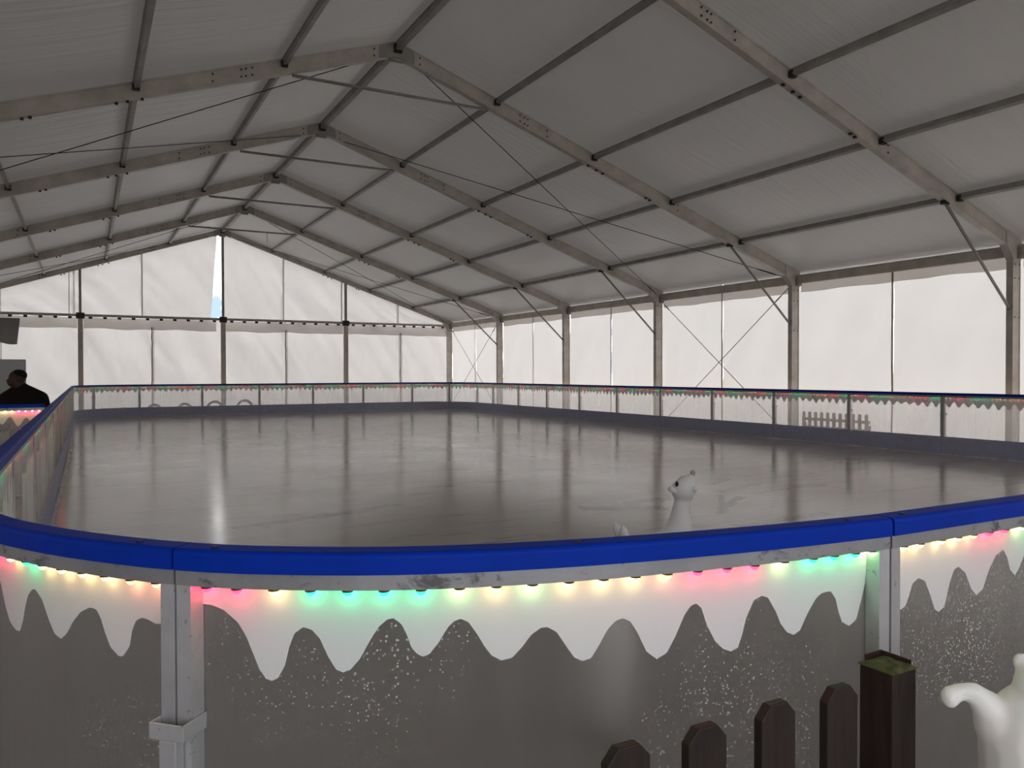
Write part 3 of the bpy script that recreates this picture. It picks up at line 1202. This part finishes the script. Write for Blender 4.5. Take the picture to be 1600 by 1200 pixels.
# rest of the near side, to the right
xs = [-1.02, 0.98, 2.98, 4.98, RX - RAD]
for i in range(4):
    p = Path([(xs[i], NEAR_Y), (xs[i + 1], NEAR_Y)], 1)
    barrier(f'frosted barrier panel on the near side, {ORD[i]} beyond the right picture edge', p, GN, rnd, offset=5 * i)
    stand(f'steel barrier support on the near side, {ORD[i]} beyond the right picture edge', p, 0, GS)
a = arc(RX - RAD, NEAR_Y + RAD, RAD, -90, 0, 32)
for i in range(2):
    p = Path(a[16 * i:16 * i + 17], 1)
    barrier(f'curved frosted barrier panel in the near right corner, {ORD[i]} from the near side', p, GN, rnd)
    stand(f'steel barrier support in the near right corner, {ORD[i]} from the near side', p, 0, GS)
# right side, travelling away from the camera: outward is to the right
ys = [NEAR_Y + RAD, -3.31, -1.31] + [0.69 + 2 * k for k in range(10)] + [FAR_Y - RAD]
nR = len(ys) - 1
for i in range(nR):
    p = Path([(RX, ys[i]), (RX, ys[i + 1])], 1)
    w = ORD[nR - 1 - i] + ' from the far corner'
    barrier(f'clear barrier with icicle trim on the right side, {w}', p, 'barrier panels of the right side', rnd, offset=0)
    stand(f'steel support on the right side, near end of the barrier {w}', p, 0, GS)
a = arc(RX - RAD, FAR_Y - RAD, RAD, 0, 90, 32)
for i in range(2):
    p = Path(a[16 * i:16 * i + 17], 1)
    barrier(f'curved barrier panel in the far right corner, {["beside the right side", "beside the far end"][i]}', p, GN, rnd)
    stand(f'steel barrier support in the far right corner, {["beside the right side", "in the middle of the curve"][i]}', p, 0, GS)
xf = [RX - RAD, 4.85, 2.85, 0.85, -1.15, LX + RAD]
for i in range(5):
    p = Path([(xf[i], FAR_Y), (xf[i + 1], FAR_Y)], 1)
    barrier(f'clear barrier with icicle trim on the far end, {ORD[i]} from the right corner', p, 'barrier panels of the far end', rnd, offset=0)
    stand(f'steel barrier support on the far end, {ORD[i]} from the right corner', p, 0, GS)
a = arc(LX + RAD, FAR_Y - RAD, RAD, 90, 180, 32)
for i in range(2):
    p = Path(a[16 * i:16 * i + 17], 1)
    barrier(f'curved barrier panel in the far left corner, {["beside the far end", "beside the left side"][i]}', p, GN, rnd)
    stand(f'steel barrier support in the far left corner, {["beside the far end", "in the middle of the curve"][i]}', p, 0, GS)
yl = [FAR_Y - RAD, 18.6, 16.6, 14.6, 12.6, 10.6, 8.6, 6.6, 4.66, 2.7, 0.75, -1.2, -3.1, -4.75]
nL = len(yl) - 1
for i in range(nL):
    p = Path([(LX, yl[i]), (LX, yl[i + 1])], 1)
    w = ORD[nL - 1 - i] + ' from the near corner'
    barrier(f'barrier on the left side of the rink, {w}', p, 'barrier panels of the left side', rnd, offset=3 * i)
    stand(f'steel support on the left side, far end of the barrier {w}', p, 0, GS)

# ice sheet
outline = catmull(NEAR_CORNER, 3) + [(RX - RAD, NEAR_Y)] + arc(RX - RAD, NEAR_Y + RAD, RAD, -90, 0, 12)[1:] + arc(RX - RAD, FAR_Y - RAD, RAD, 0, 90, 12) + arc(LX + RAD, FAR_Y - RAD, RAD, 90, 180, 12)
cen = Vector((1.86, 7.6))
rim = []
for q in outline:
    v = Vector((q[0], q[1])) - cen
    rim.append(cen + v * (1 - 0.05 / v.length))
_mb = MB()
_mb.prism([(q.x, q.y, 0.004) for q in rim], (0, 0, ICE - 0.004))
o = _mb.build('ice_sheet', M['ice'])
tag(o, 'wet grey sheet of rink ice with skate marks inside the barrier', 'ice')
# rough crust of frost along the kickboard
_mb = MB()
N = len(rim)
dense = []
for i in range(N):
    a, b = rim[i], rim[(i + 1) % N]
    m = max(1, int((b - a).length / 0.12))
    for k in range(m):
        dense.append(a.lerp(b, k / m))
D = len(dense)
ring = []
for i, q in enumerate(dense):
    v = (cen - q).normalized()
    wv = 0.035 + 0.05 * abs(mnoise.noise(Vector((q.x * 1.3, q.y * 1.3, 1))))
    hv = 0.012 + 0.03 * abs(mnoise.noise(Vector((q.x * 2.1, q.y * 2.1, 4))))
    ring.append([_mb.bm.verts.new((q.x - v.x * 0.0, q.y - v.y * 0.0, ICE - 0.01)), _mb.bm.verts.new((q.x + v.x * 0.012, q.y + v.y * 0.012, ICE + hv)),
                 _mb.bm.verts.new((q.x + v.x * wv, q.y + v.y * wv, ICE + hv * 0.5)), _mb.bm.verts.new((q.x + v.x * (wv + 0.03), q.y + v.y * (wv + 0.03), ICE - 0.002))])
for i in range(D):
    for k in range(3):
        _mb.bm.faces.new((ring[i][k], ring[(i + 1) % D][k], ring[(i + 1) % D][k + 1], ring[i][k + 1])).smooth = True
o = _mb.build('frost_crust', M['slush'])
tag(o, 'pale rough frost crust on the ice along the foot of the blue kickboards', 'frost', None, 'stuff')

# ------------------------------------------------------------------ second barrier at the left with a man behind it
by = 3.45
GL = 'barrier panels of the side area at left'
p = Path([(-7.24, by), (-5.29, by)], 1)
n_led = 26
leds = [(0.07 + 0.0725 * i, 'rrrgggggyyyyyyyyyyyyyorrrrgg'[i]) for i in range(26)]
barrier('brightly lit barrier panel in front of the man in black, far left', p, GL, rnd, leds)
p = Path([(-9.24, by), (-7.24, by)], 1)
barrier('lit barrier beside the one fronting the man, beyond the left picture edge', p, GL, rnd)
stand('steel barrier support between the two side barrier panels at left', p, p.L, GS)


def smooth_blob(o, voxel, it=6, fac=0.5):
    r = o.modifiers.new('merge', 'REMESH')
    r.mode = 'VOXEL'
    r.voxel_size = voxel
    r.use_smooth_shade = True
    s = o.modifiers.new('smooth', 'SMOOTH')
    s.factor = fac
    s.iterations = it
    return o


def person():
    t = thing('person', 'person in a black jacket looking down behind the lit barrier at left', 'person', (-5.615, 3.98, 0))
    # local: faces -x-ish, leaning forward; built in world axes around his feet
    mb = MB()
    hd = Vector((0.0, 0, 1.555))
    # legs and trunk, arms: one skin
    def limb(pts, rad):
        # densify
        P, R = [], []
        for i in range(len(pts) - 1):
            for k in range(5):
                f = k / 5
                P.append(Vector(pts[i]).lerp(Vector(pts[i + 1]), f))
                R.append(rad[i] * (1 - f) + rad[i + 1] * f)
        P.append(Vector(pts[-1]))
        R.append(rad[-1])
        mb.tube(P, R, 14)
        for q, r in zip(pts, rad):
            mb.ball(q, r, (1, 1, 1), None, 14, 8)
    return t, mb, limb, hd


t, mb, limb, hd = person()
Y = 0.0
# trunk: hips back, chest forward and to the left
limb([(0.10, 0.02, 0.90), (0.09, 0.02, 1.08), (0.07, 0.0, 1.26), (0.06, 0, 1.36)], [0.155, 0.155, 0.165, 0.13])
mb.ball((0.06, 0.0, 1.29), 0.17, (1.30, 0.85, 0.75))
limb([(0.05, -0.01, 1.36), (0.02, -0.03, 1.46), (0.0, -0.04, 1.55)], [0.078, 0.064, 0.062])
for s in (-1, 1):
    limb([(0.06 + s * 0.17, -0.01, 1.33), (0.07 + s * 0.22, -0.05, 1.08), (0.05 + s * 0.165, -0.24, 0.975)], [0.078, 0.060, 0.045])
    limb([(0.10 + s * 0.09, 0.02, 0.90), (0.10 + s * 0.10, -0.02, 0.50), (0.10 + s * 0.11, 0.03, 0.09)], [0.095, 0.07, 0.05])
    mb.ball((0.10 + s * 0.11, -0.05, 0.05), 0.05, (0.9, 2.2, 0.95))
# skull with jaw and neck, turned to the left and down
mb.ball((-0.005, -0.02, 1.625), 0.098, (0.98, 0.84, 1.10))
mb.ball((-0.045, -0.045, 1.565), 0.066, (1.05, 0.92, 1.05))
mb.ball((-0.105, -0.065, 1.592), 0.017, (1.2, 0.8, 1.0))      # nose
mb.ball((-0.085, -0.06, 1.55), 0.020, (1.0, 1.3, 0.6))       # lips
mb.ball((-0.078, -0.055, 1.632), 0.022, (0.7, 1.9, 0.6))      # brow
mb.ball((0.02, -0.105, 1.60), 0.022, (0.8, 0.5, 1.3))         # ear
mb.ball((0.03, 0.062, 1.60), 0.022, (0.8, 0.5, 1.3))
body = mb.build('body', M['skin'], t)
smooth_blob(body, 0.012, 4)
# jacket over trunk and arms
mb2 = MB()
mb = mb2
def limb2(pts, rad):
    P, R = [], []
    for i in range(len(pts) - 1):
        for k in range(5):
            f = k / 5
            P.append(Vector(pts[i]).lerp(Vector(pts[i + 1]), f))
            R.append(rad[i] * (1 - f) + rad[i + 1] * f)
    P.append(Vector(pts[-1]))
    R.append(rad[-1])
    mb.tube(P, R, 16)
    for q, r in zip(pts, rad):
        mb.ball(q, r, (1, 1, 1), None, 16, 10)
limb2([(0.10, 0.02, 0.86), (0.09, 0.02, 1.08), (0.07, 0.0, 1.26)], [0.165, 0.17, 0.175])
mb.ball((0.065, 0.0, 1.30), 0.185, (1.18, 0.92, 0.80))
limb2([(0.055, 0.0, 1.40), (0.035, -0.015, 1.475)], [0.125, 0.092])
for s in (-1, 1):
    limb2([(0.045 + s * 0.05, -0.005, 1.43), (0.06 + s * 0.17, -0.01, 1.345)], [0.095, 0.098])
    limb2([(0.06 + s * 0.17, -0.01, 1.335), (0.07 + s * 0.225, -0.05, 1.08), (0.05 + s * 0.17, -0.22, 0.985)], [0.102, 0.082, 0.062])
jk = mb.build('jacket', M['jacket'], t)
smooth_blob(jk, 0.014, 5)
mb = MB()
limb2([(0.10, 0.02, 0.92), (0.10, 0.02, 0.84)], [0.165, 0.16])
for s in (-1, 1):
    limb2([(0.10 + s * 0.085, 0.02, 0.88), (0.10 + s * 0.10, -0.02, 0.50), (0.10 + s * 0.11, 0.03, 0.10)], [0.115, 0.088, 0.07])
smooth_blob(mb.build('trousers', M['trousers'], t), 0.015, 4)
mb = MB()
mb.ball((0.006, -0.014, 1.652), 0.097, (1.0, 0.87, 0.88), Matrix.Rotation(-0.35, 3, 'Y'))
hr = mb.build('hair', M['hair'], t)
mb = MB()
for dy in (-0.092, 0.012):
    mb.ball((-0.083, -0.03 + (dy + 0.04) * 0.6, 1.612), 0.009, (0.6, 1.2, 0.8), None, 8, 6)
mb.build('eye', M['black'], t)
t.scale = (1.06, 1.06, 0.965)
# hands with separate fingers resting on the counter behind the barrier
for s in (-1, 1):
    mb = MB()
    w = Vector((0.05 + s * 0.17, -0.24, 0.96))
    mb.ball(w + Vector((0, -0.06, -0.01)), 0.042, (0.95, 1.1, 0.45))
    for k in range(4):
        x = (k - 1.5) * 0.02
        l = [0.062, 0.072, 0.068, 0.052][k]
        b = w + Vector((x, -0.095, -0.01))
        mb.tube([b, b + Vector((x * 0.2, -l * 0.55, -0.006)), b + Vector((x * 0.2, -l, -0.028))], [0.0095, 0.009, 0.007], 8)
    b = w + Vector((-s * 0.035, -0.045, -0.01))
    mb.tube([b, b + Vector((-s * 0.022, -0.025, -0.006)), b + Vector((-s * 0.026, -0.055, -0.014))], [0.012, 0.010, 0.008], 8)
    smooth_blob(mb.build('hand', M['skin'], t), 0.005, 2)

# pale grey cabinet behind him
t = thing('cabinet', 'tall pale grey cabinet behind the man in black', 'cabinet', (-5.98, 5.6, 0), 0.10)
MB().box((-0.55, -0.35, 0.06), (0.35, 0.35, 1.83)).build('body', M['cabinet'], t, 0.012)
MB().box((-0.535, -0.375, 0.10), (0.335, -0.352, 1.80)).build('door', M['cabinet'], t, 0.01)
MB().tube([(0.27, -0.40, 0.8), (0.27, -0.40, 1.15)], 0.012, 8).build('handle', M['steel'], t)
mb = MB()
for x in (-0.5, 0.3):
    for y in (-0.3, 0.3):
        mb.tube([(x, y, 0), (x, y, 0.06)], 0.025, 8)
mb.build('feet', M['steel_dark'], t)

# grey tarp flap hanging on the far gable at left
mb = MB()
mb.grid(lambda u, v: (-8.6 + 1.72 * u - 0.10 * u * (1 - v), 24.80 - 0.05 * math.sin(u * 17) * (0.3 + 0.7 * (1 - v)), 3.60 - (0.78 + 0.12 * u + 0.05 * math.sin(u * 9)) * (1 - v) * 1.0), 40, 12)
o = mb.build('tarpaulin_flap', M['grey_tarp'])
tag(o, 'creased grey tarpaulin flap hanging from the far gable rail at left', 'tarpaulin')
o.modifiers.new('thick', 'SOLIDIFY').thickness = 0.004

# hose coils standing against the outside of the far barrier
for i, (x, r, nm) in enumerate([(-2.68, 0.25, 'leftmost'), (-1.66, 0.26, 'second from left'), (-0.62, 0.29, 'third from left'), (0.45, 0.30, 'rightmost')]):
    t = thing('hose_coil', f'faint grey hose coil behind the far end panels, {nm} of four', 'hose', (x, FAR_Y + 0.75, 0), 0, 'hose coils behind the far end')
    mb = MB()
    for k in range(3):
        rr = r - 0.028 * k
        mb.tube([(rr * math.cos(q * PI / 16), 0.045 * k - 0.045, r + 0.02 + rr * math.sin(q * PI / 16)) for q in range(33)], 0.02, 8, False)
    mb.build('coil', M['hose'], t)
    MB().box((-0.06, -0.10, 0), (0.06, 0.10, 0.05)).build('holder', M['hose'], t)

# ------------------------------------------------------------------ dark picket fence in front of the near panel
FY = -6.925
GF = 'pickets of the dark fence'
t = thing('picket_fence', 'dark brown stained picket fence with dog-ear tops in front of the centre panel', 'fence', (-3.16, FY, 0))
px = [-3.345, -3.545, -3.743, -3.938, -4.13, -4.325, -4.52]
FZ = [0.915, 0.918, 0.912, 0.918, 0.908, 0.915, 0.915]
for i, x in enumerate(px):
    lx = x + 3.16
    w, h, c = 0.050, FZ[i], 0.028
    mb = MB()
    mb.prism([(lx - w, -0.025, 0.03), (lx + w, -0.025, 0.03), (lx + w, -0.025, h - c), (lx + w - c * 0.9, -0.025, h), (lx - w + c * 0.9, -0.025, h), (lx - w, -0.025, h - c)], (0, 0.024, 0))
    mb.build('picket', M['wood'], t, 0.003)
for z in (0.22, 0.60):
    MB().box((-1.46, 0.0, z), (0.02, 0.03, z + 0.07)).build('fence_rail', M['wood'], t)
t = thing('fence_post', 'square dark brown fence post with a mossy top beside the right front joint', 'fence post', (-3.135, -6.905, 0), 0.03)
MB().box((-0.046, -0.048, 0), (0.046, 0.040, 0.912)).build('post', M['wood'], t, 0.004)
mb = MB()
mb.grid(lambda u, v: (-0.049 + 0.098 * u, -0.051 + 0.095 * v, 0.912 + 0.012 * math.sin(PI * u) ** 0.4 * math.sin(PI * v) ** 0.4 * (0.7 + 0.6 * mnoise.noise(Vector((u * 5, v * 5, 2))))), 16, 16)
mb.build('moss', M['moss'], t)
# open rusty bracket at its right shoulder
mb = MB()
mb.box((0.050, -0.030, 0.875), (0.054, 0.052, 0.924))
mb.box((-0.01, 0.048, 0.885), (0.054, 0.052, 0.924))
mb.build('bracket', M['wood_top'], t)

# tan picket fence outside the right barrier
t = thing('picket_fence', 'small weathered tan picket fence standing outside the right side of the rink', 'fence', (9.45, 3.5, 0))
for k in range(11):
    y = -0.80 + 0.162 * k
    MB().prism([(0, y - 0.038, 0.24), (0, y + 0.038, 0.24), (0, y + 0.038, 0.70), (0, y + 0.026, 0.735), (0, y - 0.026, 0.735), (0, y - 0.038, 0.70)], (0.02, 0, 0)).build('picket', M['tan_wood'], t)
for z in (0.36, 0.54):
    MB().box((0.02, -0.87, z), (0.045, 0.88, z + 0.06)).build('fence_rail', M['tan_wood'], t)
for y in (-0.84, 0.82):
    MB().box((0.02, y - 0.03, 0), (0.06, y + 0.03, 0.5)).build('leg', M['tan_wood'], t)

# ------------------------------------------------------------------ white plastic animals
# seal skating aid, nose up, on the ice
SP = cam.matrix_world.translation
dr = pix_ray(1063, 830)
dr = Vector((dr.x, dr.y)).normalized()
sx, sy = SP.x + dr.x * 6.0, SP.y + dr.y * 6.0
t = thing('seal_skating_aid', 'white plastic seal skating aid with its nose raised, on the ice behind the blue rail', 'skating aid', (round(sx, 2), round(sy, 2), ICE), -YAW + 0.25)
mb = MB()
# local x = right of the view, y = away
def chain(pts, rad, seg=16):
    P, R = [], []
    for i in range(len(pts) - 1):
        for k in range(6):
            f = k / 6
            P.append(Vector(pts[i]).lerp(Vector(pts[i + 1]), f))
            R.append(rad[i] * (1 - f) + rad[i + 1] * f)
    P.append(Vector(pts[-1]))
    R.append(rad[-1])
    mb.tube(P, R, seg)
    for q, r in zip(pts, rad):
        mb.ball(q, r, (1, 1, 1), None, 14, 10)
chain([(-0.43, 0.06, 0.22), (-0.36, 0.05, 0.13), (-0.18, 0.03, 0.15), (-0.05, 0, 0.19), (-0.01, 0, 0.34), (0.0, 0, 0.46), (0.015, 0.0, 0.56)], [0.045, 0.075, 0.145, 0.16, 0.100, 0.068, 0.058])
mb.ball((0.02, 0, 0.615), 0.098, (0.95, 0.92, 0.92), Matrix.Rotation(0.45, 3, 'Y'))
chain([(0.045, 0, 0.66), (0.085, 0, 0.715)], [0.072, 0.028])
for e in (-1, 1):
    chain([(-0.43, 0.06 + e * 0.02, 0.24), (-0.46, 0.06 + e * 0.06, 0.33), (-0.475, 0.06 + e * 0.08, 0.375)], [0.045, 0.035, 0.012])
for s in (-1, 1):
    chain([(-0.06, s * 0.12, 0.12), (-0.02, s * 0.24, 0.035)], [0.06, 0.03])
smooth_blob(mb.build('body', M['plastic_cool'], t), 0.012, 5)
mb = MB()
mb.ball((-0.047, -0.03, 0.668), 0.017, (0.7, 1, 1.3), None, 12, 8)
mb.ball((0.09, 0.085, 0.668), 0.015, (0.8, 0.6, 1.2), None, 12, 8)
mb.build('eye', M['black'], t)
MB().ball((0.098, 0, 0.742), 0.020, (1, 1, 1.2), None, 12, 8).build('nose', M['pink'], t)
for x, y in ((-0.095, -0.03), (0.075, -0.075)):
    mb = MB()
    mb.tube([(x * 0.6, y * 0.6, 0.61), (x, y, 0.635)], [0.024, 0.018], 10)
    mb.ball((x, y, 0.635), 0.022, (1, 1, 1), None, 10, 8)
    mb.build('handle', M['plastic_cool'], t)

# upright skating aid close behind the frosted centre panel, seen only as a pale blur
dr = pix_ray(948, 1000)
dr = Vector((dr.x, dr.y)).normalized()
t = thing('penguin_skating_aid', 'white upright skating aid seen as a pale blur through the frosted centre panel', 'skating aid', (round(SP.x + dr.x * 3.25, 2), round(SP.y + dr.y * 3.25, 2), ICE), -YAW)
mb = MB()
chain([(0, 0, 0.07), (0, 0, 0.18), (0, 0, 0.36), (0, 0, 0.50), (0, 0, 0.62)], [0.07, 0.10, 0.125, 0.12, 0.10])
smooth_blob(mb.build('body', M['plastic'], t), 0.014, 4)
mb = MB()
for s in (-1, 1):
    mb.ball((s * 0.06, -0.07, 0.03), 0.05, (0.8, 1.6, 0.55), None, 12, 8)
mb.build('foot', M['hose'], t)
mb = MB()
mb.tube([(0, -0.08, 0.62), (0, -0.15, 0.61)], [0.03, 0.006], 10)
mb.build('beak', M['hose'], t)

# white bear figure outside, lower right
dr = pix_ray(1612, 1100)
dr = Vector((dr.x, dr.y)).normalized()
t = thing('bear_figure', 'white moulded plastic bear figure with one arm out, outside the panel at lower right', 'figure', (round(SP.x + dr.x * 2.12, 3), round(SP.y + dr.y * 2.12, 3), 0), -0.86)
mb = MB()
chain([(0, 0, 0.30), (0.0, 0, 0.50), (0.0, 0, 0.66), (0.0, 0, 0.78), (0, 0, 0.83)], [0.085, 0.092, 0.104, 0.108, 0.082])
mb.ball((0.0, 0, 0.83), 0.085, (1.0, 0.9, 0.85))
# raised arm: out of the shoulder, up to the elbow, then out and slightly down to the paw
chain([(-0.060, -0.01, 0.815), (-0.092, -0.02, 0.858), (-0.120, -0.03, 0.889), (-0.145, -0.035, 0.890), (-0.166, -0.04, 0.882)], [0.060, 0.036, 0.023, 0.0195, 0.020])
mb.ball((-0.170, -0.042, 0.876), 0.025, (0.85, 0.9, 1.05))
chain([(0.07, -0.02, 0.82), (0.12, -0.05, 0.76), (0.135, -0.08, 0.68)], [0.055, 0.036, 0.03])
# neck and head
chain([(0.015, 0, 0.85), (0.024, -0.005, 0.89)], [0.062, 0.060])
mb.ball((0.028, -0.008, 0.912), 0.068, (1, 0.95, 0.97))
chain([(0.044, -0.055, 0.902), (0.050, -0.088, 0.895)], [0.036, 0.026])
for s in (-1, 1):
    mb.ball((0.028 + s * 0.048, 0.0, 0.962), 0.022, (1, 0.6, 1), None, 12, 8)
    chain([(s * 0.050, 0, 0.30), (s * 0.062, -0.02, 0.05)], [0.066, 0.052])
    mb.ball((s * 0.065, -0.055, 0.036), 0.040, (1, 1.5, 0.9))
smooth_blob(mb.build('body', M['plastic'], t), 0.007, 8)
mb = MB()
for s in (-1, 1):
    mb.ball((0.028 + s * 0.036, -0.060, 0.926), 0.010, (1, 0.7, 1.2), None, 12, 8)
mb.build('eye', M['black'], t)
MB().ball((0.052, -0.115, 0.901), 0.013, (1.2, 0.8, 0.9), None, 12, 8).build('nose', M['black'], t)
